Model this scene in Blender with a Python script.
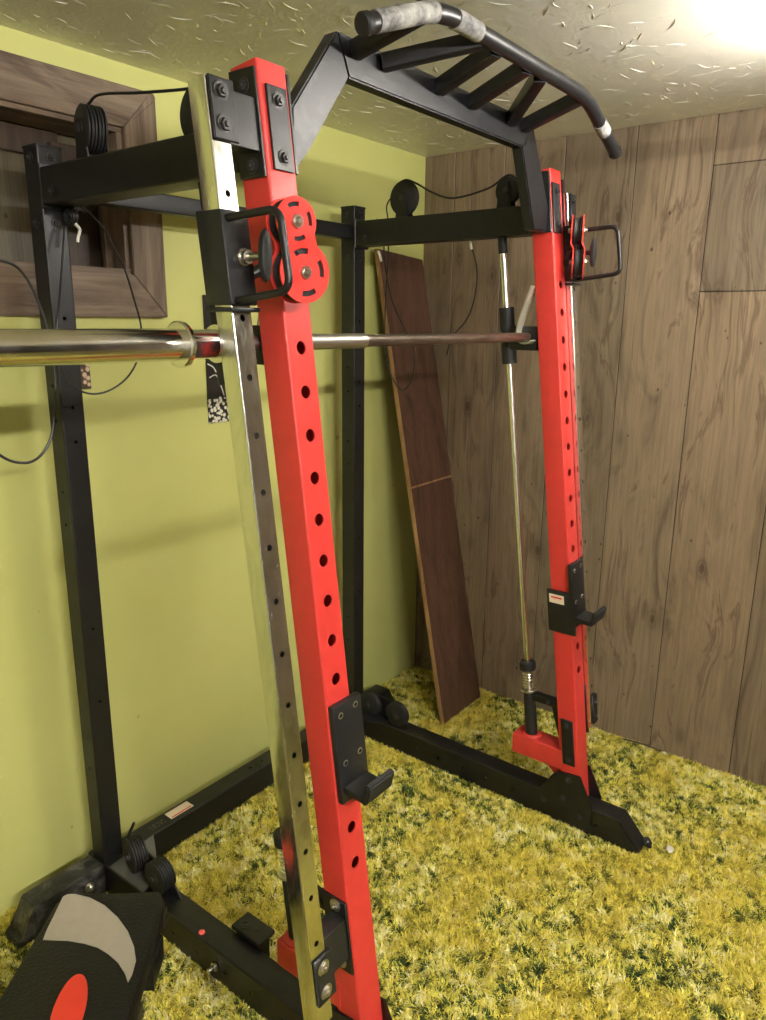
import bpy, bmesh, math, random
import numpy as np
from mathutils import Vector, Matrix
random.seed(4)
for o in list(bpy.data.objects): bpy.data.objects.remove(o)
S = bpy.context.scene
COL = S.collection
V = Vector

# ---------------------------------------------------------------- camera
yaw, pitch, roll = 0.9152128, 0.24782728, 0.01015343
cy, sy, cp, sp = math.cos(yaw), math.sin(yaw), math.cos(pitch), math.sin(pitch)
F = V((sy*cp, cy*cp, -sp)); Rt = V((cy, -sy, 0)); U = Rt.cross(F)
R2 = math.cos(roll)*Rt + math.sin(roll)*U; U2 = -math.sin(roll)*Rt + math.cos(roll)*U
cd = bpy.data.cameras.new('camera'); cam = bpy.data.objects.new('camera', cd); COL.objects.link(cam)
cam.matrix_world = Matrix(((R2.x, U2.x, -F.x, 0), (R2.y, U2.y, -F.y, 0), (R2.z, U2.z, -F.z, 1.5), (0, 0, 0, 1)))
cd.sensor_fit = 'VERTICAL'; cd.sensor_height = 36.0; cd.lens = 744.13/1020*36; cd.clip_start = 0.02
S.camera = cam
# ---------------------------------------------------------------- light and exposure
W = bpy.data.worlds.new('world'); S.world = W; W.use_nodes = True
W.node_tree.nodes['Background'].inputs[0].default_value = (1.0, 0.9, 0.75, 1)
W.node_tree.nodes['Background'].inputs[1].default_value = 0.05
LAMP = V((1.80, 0.21, 2.03)); LAMP_STRENGTH = 52.0
# unseen fill tube added behind the camera to brighten the frontal faces
FILL = V((0.0, -1.30, 2.03)); FILL_STRENGTH = 112.0
S.view_settings.view_transform = 'Standard'
try: S.view_settings.look = 'None'
except Exception: pass
S.view_settings.gamma = 1.0; S.view_settings.exposure = 1.93; S.view_settings.use_curve_mapping = False

# ---------------------------------------------------------------- materials
def srgb(r, g, b):
    f = lambda c: (c/255/12.92) if c/255 <= .04045 else ((c/255+.055)/1.055)**2.4
    return (f(r), f(g), f(b), 1)
class NT:
    def __init__(s, name):
        s.m = bpy.data.materials.new(name); s.m.use_nodes = True; s.t = s.m.node_tree; s.n = s.t.nodes
        s.b = s.n['Principled BSDF']
    def new(s, typ, **k):
        n = s.n.new(typ)
        for a, v in k.items():
            if hasattr(n, a): setattr(n, a, v)
        return n
    def link(s, a, b): s.t.links.new(a, b)
    def noise(s, scale, detail=4, rough=.55, vec=None, dist=0):
        n = s.new('ShaderNodeTexNoise'); n.inputs['Scale'].default_value = scale; n.inputs['Detail'].default_value = detail
        n.inputs['Roughness'].default_value = rough; n.inputs['Distortion'].default_value = dist
        s.link(vec if vec is not None else s.coord(), n.inputs['Vector']); return n.outputs['Fac']
    def coord(s, scale=None, kind='Object'):
        tc = s.new('ShaderNodeTexCoord')
        if scale is None: return tc.outputs[kind]
        mp = s.new('ShaderNodeMapping'); mp.inputs['Scale'].default_value = scale
        s.link(tc.outputs[kind], mp.inputs['Vector']); return mp.outputs['Vector']
    def ramp(s, fac, stops, interp='LINEAR'):
        r = s.new('ShaderNodeValToRGB'); e = r.color_ramp.elements; r.color_ramp.interpolation = interp
        while len(e) > 1: e.remove(e[-1])
        e[0].position, e[0].color = stops[0]
        for p, c in stops[1:]:
            x = e.new(p); x.color = c
        s.link(fac, r.inputs['Fac']); return r.outputs['Color']
    def mix(s, fac, a, b, blend='MIX'):
        m = s.new('ShaderNodeMix'); m.data_type = 'RGBA'; m.blend_type = blend
        if hasattr(fac, 'links') or not isinstance(fac, (int, float)): s.link(fac, m.inputs[0])
        else: m.inputs[0].default_value = fac
        for v, i in ((a, 6), (b, 7)):
            if isinstance(v, tuple): m.inputs[i].default_value = v
            else: s.link(v, m.inputs[i])
        return m.outputs[2]
    def math(s, op, a, b=0.0):
        m = s.new('ShaderNodeMath'); m.operation = op
        for v, i in ((a, 0), (b, 1)):
            if isinstance(v, (int, float)): m.inputs[i].default_value = v
            else: s.link(v, m.inputs[i])
        return m.outputs[0]
    def bump(s, h, strength=.3, dist=.002):
        b = s.new('ShaderNodeBump'); b.inputs['Strength'].default_value = strength; b.inputs['Distance'].default_value = dist
        s.link(h, b.inputs['Height']); s.link(b.outputs['Normal'], s.b.inputs['Normal'])
    def set(s, **k):
        for a, v in k.items():
            i = s.b.inputs[a.replace('_', ' ')]
            if isinstance(v, (int, float, tuple)): i.default_value = v
            else: s.link(v, i)
        return s.m
def plain(name, col, rough=.45, metal=0.0, nb=0.0, var=.12, coat=0.0, nscale=40):
    t = NT(name); n = t.noise(nscale)
    dark = tuple(c*(1-var) for c in col[:3])+(1,); light = tuple(min(1, c*(1+var)) for c in col[:3])+(1,)
    t.set(Base_Color=t.ramp(n, [(.3, dark), (.7, light)]), Metallic=metal, Coat_Weight=coat)
    t.set(Roughness=t.math('ADD', t.math('MULTIPLY', t.noise(nscale*.6), .2), rough-.1))
    if nb: t.bump(t.noise(400, 2), nb, .0006)
    return t.m

M = {}
M['red'] = plain('red_powder_coat', (.60, .040, .032, 1), .45, nb=.08, var=.05)
M['redplate'] = plain('red_plate', (.72, .045, .035, 1), .38, var=.05)
M['black'] = plain('black_powder_coat', (.0075, .0075, .0078, 1), .42, nb=.12, var=.25)
M['plate'] = plain('dark_grey_steel_plate', (.014, .014, .015, 1), .38, nb=.1, var=.3)
M['rubber'] = plain('black_rubber', (.011, .011, .011, 1), .6)
M['bolt'] = plain('dark_bolt', (.035, .033, .032, 1), .42, metal=.3)
M['zinc'] = plain('zinc_bolt', (.6, .57, .5, 1), .3, metal=1)
M['chrome'] = plain('chrome', (.80, .79, .76, 1), .18, metal=1, var=.06)
M['rod'] = plain('chrome_rod', (.86, .85, .82, 1), .2, metal=1, var=.04)
M['hookplate'] = plain('zinc_plated_hook', (.50, .49, .38, 1), .42, metal=.5)
M['cable'] = plain('black_cable', (.01, .01, .01, 1), .4)
M['white'] = plain('white_cable_end', (.75, .72, .65, 1), .4, var=.03)
M['hole'] = plain('dark_hole', (.004, .004, .004, 1), .9)
def knurl():
    t = NT('knurled_steel'); w = t.new('ShaderNodeTexWave', wave_type='BANDS', bands_direction='X'); w.inputs['Scale'].default_value = 130
    t.link(t.coord(), w.inputs['Vector']); t.bump(w.outputs['Fac'], .5, .0006)
    return t.set(Base_Color=(.6, .59, .54, 1), Metallic=1.0, Roughness=.36)
M['knurl'] = knurl()
def shaft():
    t = NT('brown_shaft'); return t.set(Base_Color=t.ramp(t.noise(12, 4, vec=t.coord((1, 8, 8))), [(.35, (.15, .115, .09, 1)), (.7, (.28, .235, .19, 1))]), Metallic=.85, Roughness=.3)
M['shaft'] = shaft()
def mirror():
    t = NT('polished_steel'); v = t.coord((9, 9, 3)); n = t.noise(3.0, 6, .65, v, 1.2)
    t.set(Base_Color=t.ramp(n, [(.25, (.62, .62, .58, 1)), (.6, (.82, .82, .78, 1))]), Metallic=1.0)
    return t.set(Roughness=t.ramp(t.noise(8, 6, .7, v, .8), [(.38, (.12,)*3+(1,)), (.72, (.30,)*3+(1,))]))
M['mirror'] = mirror()
def worn_tape():
    t = NT('worn_grip_tape'); n = t.noise(22, 8, .7)
    t.set(Base_Color=t.ramp(n, [(.38, (.05, .05, .055, 1)), (.54, (.30, .295, .28, 1)), (.7, (.55, .54, .5, 1))]), Roughness=.8)
    t.bump(n, .5, .002); return t.m
M['tape'] = worn_tape()
def scuffed():
    t = NT('scuffed_black_metal'); n = t.noise(14, 8, .75, t.coord((1, 1, 1)), .6)
    t.set(Base_Color=t.ramp(n, [(.42, (.012, .012, .012, 1)), (.52, (.04, .039, .036, 1)), (.62, (.13, .125, .115, 1)), (.7, (.03, .03, .028, 1))]), Roughness=.5); return t.m
M['scuffed'] = scuffed()
def scuffbeam():
    t = NT('lightly_scuffed_metal'); n = t.noise(14, 8, .75, None, .6)
    return t.set(Base_Color=t.ramp(n, [(.50, (.012, .012, .014, 1)), (.64, (.045, .045, .047, 1)), (.76, (.12, .12, .12, 1))]), Roughness=.42)
M['scuffbeam'] = scuffbeam()
M['beam'] = plain('black_beam', (.011, .011, .013, 1), .38, nb=.1, var=.3)

def green_wall():
    t = NT('green_wall_paint'); n = t.noise(1.6, 3); c = t.ramp(n, [(.3, srgb(190, 192, 114)), (.7, srgb(203, 204, 126))])
    spots = t.noise(26, 2, .4); c = t.mix(t.ramp(spots, [(.76, (0, 0, 0, 1)), (.79, (.5, .5, .5, 1))]), c, srgb(120, 112, 60))
    t.set(Base_Color=c, Roughness=.46, Specular_IOR_Level=.4); h = t.math('ADD', t.noise(9, 3), t.math('MULTIPLY', t.noise(160, 3), .16)); t.bump(h, .35, .004); return t.m
M['green'] = green_wall()
M['paint'] = plain('grey_wall_paint', (.42, .41, .37, 1), .6, var=.05, nscale=3)

def wood(name, axis, stops, knots=True, tone=None, scale=1.0, bump=.25):
    """boards whose grain runs along one axis (0, 1 or 2)"""
    t = NT(name)
    sc = [26*scale]*3; sc[axis] = 1.5*scale
    v = t.coord(tuple(sc)); warp = t.noise(1.1, 2, .5, t.coord(tuple([3.0 if i != axis else 1.4 for i in range(3)])))
    vv = t.new('ShaderNodeVectorMath'); vv.operation = 'ADD'; t.link(v, vv.inputs[0])
    cmb = t.new('ShaderNodeCombineXYZ'); w2 = t.math('MULTIPLY', warp, 5.0)
    for i in range(3):
        if i != axis: t.link(w2, cmb.inputs[i])
    t.link(cmb.outputs[0], vv.inputs[1])
    g = t.noise(1.0, 6, .62, vv.outputs[0], .6)
    c = t.ramp(g, stops)
    fine = t.noise(1.0, 3, .6, t.coord(tuple([180 if i != axis else 5 for i in range(3)])))
    c = t.mix(.5, c, t.ramp(fine, [(.35, (.55, .53, .5, 1)), (.6, (1, 1, 1, 1))]), 'MULTIPLY')
    if tone:
        a = t.new('ShaderNodeVertexColor'); a.layer_name = tone; c = t.mix(1.0, c, a.outputs['Color'], 'MULTIPLY')
    if knots:
        vo = t.new('ShaderNodeTexVoronoi'); vo.inputs['Scale'].default_value = 1.0; vo.inputs['Randomness'].default_value = 1
        t.link(t.coord(tuple([6.5 if i != axis else 3.2 for i in range(3)])), vo.inputs['Vector'])
        k = t.ramp(vo.outputs['Distance'], [(.0, (1, 1, 1, 1)), (.06, (.8, .8, .8, 1)), (.075, (.3, .3, .3, 1)), (.10, (.5, .5, .5, 1)), (.16, (.14, .14, .14, 1)), (.30, (0, 0, 0, 1))])
        c = t.mix(t.math('MULTIPLY', k, .85), c, (.035, .022, .014, 1))
        vo2 = t.new('ShaderNodeTexVoronoi'); vo2.inputs['Scale'].default_value = 1.0
        t.link(t.coord(tuple([13 if i != axis else 9 for i in range(3)])), vo2.inputs['Vector'])
        k2 = t.ramp(vo2.outputs['Distance'], [(.0, (1, 1, 1, 1)), (.05, (.9, .9, .9, 1)), (.07, (0, 0, 0, 1))])
        c = t.mix(t.math('MULTIPLY', k2, .8), c, (.02, .014, .01, 1))
    t.set(Base_Color=c, Roughness=.5, Specular_IOR_Level=.35); t.bump(t.math('ADD', g, fine), bump, .0015); return t.m
M['panel'] = wood('wood_wall_boards', 2, [(.25, srgb(88, 76, 62)), (.45, srgb(126, 110, 90)), (.56, srgb(134, 117, 96)), (.62, srgb(104, 88, 71)), (.68, srgb(138, 122, 101)), (.8, srgb(146, 129, 107))], True, 'tone', .7)
fs = [(.3, srgb(84, 68, 54)), (.52, srgb(124, 106, 88)), (.75, srgb(142, 124, 104))]
M['frame_x'] = wood('window_trim_boards', 0, fs, False); M['frame_z'] = wood('window_trim_uprights', 2, fs, False)
M['ply'] = wood('window_backing_board', 2, [(.3, srgb(74, 66, 50)), (.6, srgb(104, 95, 74)), (.8, srgb(118, 108, 88))], True)
M['darkwood'] = wood('dark_stained_board', 2, [(.3, srgb(60, 40, 30)), (.55, srgb(88, 62, 47)), (.8, srgb(104, 76, 58))], False)
M['inner'] = wood('window_inner_boards_shaded', 2, [(.3, srgb(52, 42, 34)), (.55, srgb(76, 62, 50)), (.8, srgb(88, 74, 60))], False)  # darker wood, with the deep shade under the recess top put into it
M['rawedge'] = wood('raw_board_edge', 2, [(.3, srgb(120, 84, 52)), (.6, srgb(176, 138, 92))], False)

def ceil():
    t = NT('textured_ceiling'); n = t.noise(3, 3)
    t.set(Base_Color=t.ramp(n, [(.3, srgb(226, 224, 210)), (.7, srgb(238, 236, 224))]), Roughness=.42, Specular_IOR_Level=.5)
    t.bump(t.math('ADD', t.noise(22, 4, .6, None, .8), t.math('MULTIPLY', t.noise(90, 3), .3)), .35, .004); return t.m
M['ceiling'] = ceil()
CARPET = [(.27, srgb(60, 80, 42)), (.36, srgb(104, 118, 56)), (.39, srgb(210, 206, 84)), (.49, srgb(240, 232, 112)), (.57, srgb(224, 204, 74)), (.68, srgb(240, 230, 132)), (.80, srgb(250, 246, 190))]
def carpet():
    t = NT('shag_carpet_yarn'); a = t.new('ShaderNodeVertexColor'); a.layer_name = 'yarn'
    t.set(Base_Color=a.outputs['Color'], Roughness=.75, Specular_IOR_Level=.2); return t.m
M['yarn'] = carpet()
M['backing'] = (lambda t: (t.set(Base_Color=t.ramp(t.noise(18, 6, .7), [(.35, srgb(52, 52, 24)), (.6, srgb(120, 108, 44))]), Roughness=.95), t.m)[1])(NT('carpet_backing'))
def padmat():
    t = NT('black_bench_vinyl'); v = t.new('ShaderNodeTexVoronoi'); v.inputs['Scale'].default_value = 85; v.feature = 'DISTANCE_TO_EDGE'
    t.link(t.coord(), v.inputs['Vector']); t.bump(t.ramp(v.outputs['Distance'], [(.0, (0, 0, 0, 1)), (.25, (1, 1, 1, 1))]), .35, .0015)
    return t.set(Base_Color=(.009, .0085, .008, 1), Roughness=.55, Specular_IOR_Level=.3)
M['pad'] = padmat()
M['greyvinyl'] = plain('grey_vinyl', srgb(168, 160, 148), .5, nb=.2, var=.04)
M['redvinyl'] = plain('red_vinyl', srgb(230, 62, 48), .5, nb=.2, var=.03)
def glow():
    t = NT('lamp_glass'); return t.set(Base_Color=(.9, .88, .8, 1), Emission_Color=(1.0, .955, .89, 1), Emission_Strength=LAMP_STRENGTH)
M['glow'] = glow()
M['fill_glow'] = (lambda t: t.set(Base_Color=(.9, .88, .8, 1), Emission_Color=(1.0, .955, .89, 1), Emission_Strength=FILL_STRENGTH))(NT('fill_tube_glass'))  # emission of the added fill tube

# ---------------------------------------------------------------- builders
def obj(name, bm, mat=None, parent=None, smooth=None, kind=None):
    me = bpy.data.meshes.new(name)
    if bm.faces.layers.int.get('oriented') is None: bmesh.ops.recalc_face_normals(bm, faces=bm.faces[:])
    bm.to_mesh(me); bm.free()
    if mat is not None:
        for m_ in (mat if isinstance(mat, list) else [mat]): me.materials.append(m_)
    if smooth is not None:
        for p in me.polygons: p.use_smooth = True
        try: me.set_sharp_from_angle(angle=math.radians(smooth))
        except Exception: pass
    o = bpy.data.objects.new(name, me); COL.objects.link(o)
    if parent is not None:
        o.parent = parent
    if kind: o['kind'] = kind
    return o
def empty(name, label, cat, group=None):
    o = bpy.data.objects.new(name, None); COL.objects.link(o); o.empty_display_size = .05
    o['label'] = label; o['category'] = cat
    if group: o['group'] = group
    return o
def tag(o, label, cat, group=None):
    o['label'] = label; o['category'] = cat
    if group: o['group'] = group
    return o
def BM(): return bmesh.new()
LEAN = 0.126
def front(off, z): return .711+off+LEAN*z
def lean(bm, off=0.0):
    """local y is the distance behind the slanted front plane of the uprights"""
    for v in bm.verts: v.co.y += .711+off+LEAN*v.co.z
    return bm
def box(bm, x0, x1, y0, y1, z0, z1, bev=0.0, seg=2, mi=0):
    b = bmesh.new(); bmesh.ops.create_cube(b, size=1)
    for v in b.verts:
        v.co = V((x0+(v.co.x+.5)*(x1-x0), y0+(v.co.y+.5)*(y1-y0), z0+(v.co.z+.5)*(z1-z0)))
    if bev: bmesh.ops.bevel(b, geom=b.edges[:], offset=bev, segments=seg, affect='EDGES', profile=.5)
    merge(bm, b, mi=mi); return bm
def merge(bm, b, mat=None, mi=0):
    vm = {}
    for v in b.verts: vm[v] = bm.verts.new(mat @ v.co if mat else v.co)
    for f in b.faces:
        try:
            nf = bm.faces.new([vm[v] for v in f.verts]); nf.material_index = mi; nf.smooth = f.smooth
        except ValueError: pass
    b.free()
def frame_of(d):
    d = d.normalized(); up = V((0, 0, 1)) if abs(d.z) < .9 else V((1, 0, 0))
    a = d.cross(up).normalized(); return a, d.cross(a).normalized(), d
def cyl(bm, p, q, r, r2=None, seg=24, bev=0.0, mi=0):
    p, q = V(p), V(q); r2 = r if r2 is None else r2; a, b, d = frame_of(q-p); L = (q-p).length
    prof = [(0, 0), (0, r-bev), (bev, r), (L-bev, r2), (L, r2-bev), (L, 0)] if bev else [(0, 0), (0, r), (L, r2), (L, 0)]
    return lathe(bm, p, d, prof, seg, mi)
def lathe(bm, p, d, prof, seg=32, mi=0):
    """revolve (distance along axis, radius) pairs round p + s*d"""
    p, d = V(p), V(d); a, b, d = frame_of(d); rings = []
    for s, r in prof:
        c = p+d*s
        if r < 1e-6: rings.append([bm.verts.new(c)])
        else: rings.append([bm.verts.new(c+(a*math.cos(2*math.pi*k/seg)+b*math.sin(2*math.pi*k/seg))*r) for k in range(seg)])
    for A, B in zip(rings, rings[1:]):
        for k in range(seg):
            k2 = (k+1) % seg
            if len(A) == 1 and len(B) == 1: continue
            vs = [A[0], B[k], B[k2]] if len(A) == 1 else ([A[k], B[0], A[k2]] if len(B) == 1 else [A[k], B[k], B[k2], A[k2]])
            f = bm.faces.new(vs); f.material_index = mi
    return bm
def smooth_path(pts, n=6):
    pts = [V(p) for p in pts]; out = []
    for i in range(len(pts)-1):
        p0 = pts[max(i-1, 0)]; p1 = pts[i]; p2 = pts[i+1]; p3 = pts[min(i+2, len(pts)-1)]
        for k in range(n):
            t = k/n; out.append(.5*((2*p1)+(p2-p0)*t+(2*p0-5*p1+4*p2-p3)*t*t+(3*p1-p0-3*p2+p3)*t**3))
    return out+[pts[-1]]
def round_path(pts, r, n=6):
    pts = [V(p) for p in pts]; out = [pts[0]]
    for i in range(1, len(pts)-1):
        a, b, c = pts[i-1], pts[i], pts[i+1]; rr = min(r, (a-b).length*.48, (c-b).length*.48)
        s = b+(a-b).normalized()*rr; e = b+(c-b).normalized()*rr
        for k in range(n+1):
            t = k/n; out.append(s*(1-t)**2+b*2*t*(1-t)+e*t*t)
    return out+[pts[-1]]
def sweep(bm, path, r, seg=10, mi=None, flat=1.0):
    path = [V(p) for p in path]; rings = []; t0 = (path[1]-path[0]).normalized(); a, b, _ = frame_of(t0)
    for i, p in enumerate(path):
        t = (path[min(i+1, len(path)-1)]-path[max(i-1, 0)]).normalized()
        a = (a-t*a.dot(t)).normalized(); b = t.cross(a)
        rr = r[i] if isinstance(r, (list, tuple)) else r
        rings.append([bm.verts.new(p+(a*math.cos(2*math.pi*k/seg)+b*math.sin(2*math.pi*k/seg)*flat)*rr) for k in range(seg)])
    for j, (A, B) in enumerate(zip(rings, rings[1:])):
        for k in range(seg):
            f = bm.faces.new([A[k], A[(k+1) % seg], B[(k+1) % seg], B[k]])
            if mi: f.material_index = mi(j/len(rings))
    bm.faces.new(rings[0][::-1]); bm.faces.new(rings[-1]); return bm
def prism(bm, poly, ext, mi=0, bev=0.0):
    """closed polygon (3d points) extruded by vector ext"""
    b = bmesh.new(); ext = V(ext)
    A = [b.verts.new(V(p)) for p in poly]; B = [b.verts.new(V(p)+ext) for p in poly]
    b.faces.new(A[::-1]); b.faces.new(B)
    for k in range(len(A)):
        k2 = (k+1) % len(A); b.faces.new([A[k], A[k2], B[k2], B[k]])
    if bev: bmesh.ops.bevel(b, geom=b.edges[:], offset=bev, segments=2, affect='EDGES')
    merge(bm, b, mi=mi); return bm
def tube(O, A, Uv, Vv, L, wu, wv, holes={}, c=.004, capm=0, wall=.003):
    """square tube from O along A; its corner lies at O, sides span +U*wu and +V*wv.
    holes: {'-u': [(s, r)...], '+u', '-v', '+v'} real round holes with thickness"""
    bm = bmesh.new(); O, A, Uv, Vv = V(O), V(A).normalized(), V(Uv).normalized(), V(Vv).normalized()
    faces = {'-u': (O, Vv, wv, Uv), '+u': (O+Uv*wu, Vv, wv, -Uv), '-v': (O, Uv, wu, Vv), '+v': (O+Vv*wv, Uv, wu, -Vv)}
    for key, (o, t, w, inn) in faces.items():
        iw = w-2*c; P = lambda s, x: o+A*s+t*x; cuts = sorted(holes.get(key, []))
        s0 = 0.0
        def quad(sa, sb):
            if sb-sa > 1e-5: bm.faces.new([bm.verts.new(P(sa, c)), bm.verts.new(P(sa, w-c)), bm.verts.new(P(sb, w-c)), bm.verts.new(P(sb, c))])
        for hc in cuts:
            s, r = hc[0], hc[1]; hx = hc[2] if len(hc) > 2 else w/2; hw = min(iw/2, .5*iw)
            quad(s0, s-hw); s0 = s+hw; N = 24; outer, inner, deep = [], [], []
            for k in range(N):
                an = 2*math.pi*k/N+math.pi/4; ca, sa_ = math.cos(an), math.sin(an); m_ = hw/max(abs(ca), abs(sa_))
                outer.append(bm.verts.new(P(s+ca*m_, w/2+sa_*m_))); inner.append(bm.verts.new(P(s+ca*r, hx+sa_*r))); deep.append(bm.verts.new(P(s+ca*r, hx+sa_*r)+inn*wall))
            for k in range(N):
                k2 = (k+1) % N
                bm.faces.new([outer[k], outer[k2], inner[k2], inner[k]]); f = bm.faces.new([inner[k], inner[k2], deep[k2], deep[k]])
        quad(s0, L)
    # rounded corners
    corners = [(O, -Uv, -Vv, Uv, Vv), (O+Uv*wu, Uv, -Vv, -Uv, Vv), (O+Uv*wu+Vv*wv, Uv, Vv, -Uv, -Vv), (O+Vv*wv, -Uv, Vv, Uv, -Vv)]
    ends = [[], []]
    for (o, du, dv, iu, iv) in corners:
        cen = o+iu*c+iv*c; ring = []
        for k in range(5):
            an = math.pi/2*k/4; ring.append(cen+du*c*math.cos(an)+dv*c*math.sin(an))
        for p, q in zip(ring, ring[1:]):
            bm.faces.new([bm.verts.new(p), bm.verts.new(q), bm.verts.new(q+A*L), bm.verts.new(p+A*L)])
        ends[0].append(ring)
    order = []
    for i, r in enumerate(ends[0]): order += (r if i in (0, 2) else r[::-1]) if True else r
    # order ring consistently by angle
    cen = O+Uv*wu/2+Vv*wv/2
    pts = sorted(order, key=lambda p: math.atan2((p-cen).dot(Vv), (p-cen).dot(Uv)))
    for s in (0, L):
        f = bm.faces.new([bm.verts.new(p+A*s) for p in pts]); f.material_index = capm
    bmesh.ops.remove_doubles(bm, verts=bm.verts[:], dist=1e-6)
    bm.faces.layers.int.new('oriented'); bm.normal_update(); flip = []
    for f in bm.faces:
        m_ = f.calc_center_median(); d = m_-cen; s_ = d.dot(A); rad = d-A*s_; n_ = f.normal
        if abs(n_.dot(A)) > .99 and (s_ < 1e-4 or s_ > L-1e-4): want = -A if s_ < L/2 else A
        else: want = rad
        if n_.dot(want) < 0: flip.append(f)
    bmesh.ops.reverse_faces(bm, faces=flip)
    return bm
BID = [0]
def bolt(bm, p, d, r=.008, h=.006, washer=True):
    p, d = V(p), V(d).normalized(); lay = bm.faces.layers.int.get('bid') or bm.faces.layers.int.new('bid'); old = set(bm.faces); BID[0] += 1
    if washer: cyl(bm, p, p+d*.0015, r*1.5, seg=20)
    cyl(bm, p, p+d*h, r, seg=6, bev=.001)
    cyl(bm, p+d*h, p+d*(h+.003), r*.5, r*.4, seg=12)
    for f in bm.faces:
        if f not in old: f[lay] = BID[0]
    return bm
def pieces(bm):
    lay = bm.faces.layers.int.get('bid')
    if lay is None: return [bm]
    out = []
    for i in sorted({f[lay] for f in bm.faces}):
        nb = bmesh.new(); vm = {}
        for f in bm.faces:
            if f[lay] == i: nb.faces.new([vm.setdefault(v, None) or vm.__setitem__(v, nb.verts.new(v.co)) or vm[v] for v in f.verts])
        out.append(nb)
    bm.free(); return out

# ================================================================ THE ROOM
YG, XW, ZC, ZF = 1.767, 2.5416, 2.112, -.015
XL, YF = -1.3, -1.9
bm = BM(); box(bm, XL-.1, XW+.1, YF-.1, YG+.25, ZF-.1, ZF); obj('floor', bm, M['backing'], kind='structure')
# ceiling with trowelled ridges
bm = BM(); box(bm, XL-.1, XW+.1, YF-.1, YG+.25, ZC, ZC+.1)
rnd = random.Random(11)
for i in range(1900):
    x, y = rnd.uniform(.2, 2.5), rnd.uniform(-.35, 1.74); a = rnd.gauss(.55, .75); L = rnd.uniform(.02, .085); bend = rnd.uniform(-1.6, 1.6); pts = []; n = 6
    for k in range(n+1):
        t = k/n; pts.append(V((x, y, ZC+.0008))); aa = a+bend*(t-.5)
        x += math.cos(aa)*L/n; y += math.sin(aa)*L/n
    rr = rnd.uniform(.0010, .0019); sweep(bm, pts, [rr*(.15+math.sin(math.pi*k/n)) for k in range(n+1)], 5)
obj('ceiling', bm, M['ceiling'], kind='structure', smooth=60)
# green wall with the window opening
WX0, WX1, WZ0, WZ1 = .25, 1.205, 1.612, 1.962
bm = BM()
for a in ((XL-.1, XW+.1, ZF, WZ0), (XL-.1, XW+.1, WZ1, ZC), (XL-.1, WX0, WZ0, WZ1), (WX1, XW+.1, WZ0, WZ1)): box(bm, a[0], a[1], YG, YG+.1, a[2], a[3])
obj('wall_back', bm, M['green'], kind='structure')
bm = BM(); box(bm, XL-.1, XL, YF-.1, YG, ZF, ZC); obj('wall_left', bm, M['paint'], kind='structure')
# wood wall: boards of several widths, two butt joints
bm = BM(); tone = bm.loops.layers.float_color.new('tone'); rnd = random.Random(5)
seams = [YG, 1.63, 1.42, 1.19, .945, .705, .433, .20, -.05, -.3, -.5, -.68, -.85, -1.1, -1.27, -1.45, -1.62, YF]
def board(y0, y1, z0, z1, tn=None):
    b = bmesh.new(); box(b, XW, XW+.05, y0+.0012, y1-.0012, z0, z1, .0015, 1); n0 = len(bm.faces)
    vm = {v: bm.verts.new(v.co) for v in b.verts}
    tn = rnd.uniform(.84, 1.08) if tn is None else tn; hue = rnd.uniform(-.03, .03)
    for f in b.faces:
        nf = bm.faces.new([vm[v] for v in f.verts])
        for l in nf.loops: l[tone] = (tn+hue, tn, tn-hue, 1)
    b.free()
for hi, lo in zip(seams, seams[1:]):
    if abs(hi-.705) < .001:
        board(lo, hi, ZF, 1.6, 1.04); board(lo, hi, 1.602, 1.968, .84); board(lo, hi, 1.97, ZC, .98)
    else: board(lo, hi, ZF, ZC)
wr = obj('wall_right', bm, M['panel'], kind='structure')
bm = BM(); box(bm, XW+.002, XW+.1, YF-.1, YG, ZF, ZC); o = obj('trim_1', bm, M['hole'], kind='structure')
# front wall (behind the camera): boards toned dark so the polished columns reflect dark
bm = BM(); tone = bm.loops.layers.float_color.new('tone'); x = XL; rnd = random.Random(9)
while x < XW:
    w = rnd.uniform(.14, .26); x1 = min(x+w, XW); b = bmesh.new(); box(b, x+.001, x1-.001, YF-.05, YF, ZF, ZC, .0015, 1); vm = {v: bm.verts.new(v.co) for v in b.verts}; tn = rnd.uniform(.10, .2)
    for f in b.faces:
        nf = bm.faces.new([vm[v] for v in f.verts])
        for l in nf.loops: l[tone] = (tn, tn, tn, 1)
    b.free(); x = x1
obj('wall_front', bm, M['panel'], kind='structure')

# window: recessed boarded opening with mitred trim
FX0, FX1, FZ0, FZ1 = .14, 1.303, 1.505, 2.058
bm = BM(); T = .018
def trap(a, b_, c_, d_, mi): prism(bm, [(p[0], YG-T, p[1]) for p in (a, b_, c_, d_)], (0, T, 0), mi, .002)
win = BM(); box(win, WX0, WX1, YG+.135, YG+.15, WZ0, WZ1); window = obj('window_1', win, M['ply'], kind='structure')
g = .0008
trap((FX0, FZ1), (FX1-.012, FZ1), (WX1-g, WZ1), (WX0, WZ1), 0); trap((FX0, FZ0), (WX0, WZ0), (WX1-g, WZ0), (FX1-g, FZ0), 0)
trap((FX1, FZ1-.012), (FX1, FZ0), (WX1, WZ0), (WX1, WZ1), 1); trap((FX0, FZ1), (WX0, WZ1), (WX0, WZ0), (FX0, FZ0), 1)
prism(bm, [(FX1-.012, YG-T, FZ1), (FX1-.004, YG-T, FZ1-.004), (FX1, YG-T, FZ1-.012), (WX1, YG-T, WZ1)], (0, T, 0), 1)
obj('window_frame', bm, [M['frame_x'], M['frame_z']], window)
bm = BM()
box(bm, WX0, WX1, YG-.004, YG+.135, WZ1-.012, WZ1, .001, 1, 0); box(bm, WX0, WX1, YG-.006, YG+.135, WZ0, WZ0+.014, .001, 1, 0)
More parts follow.
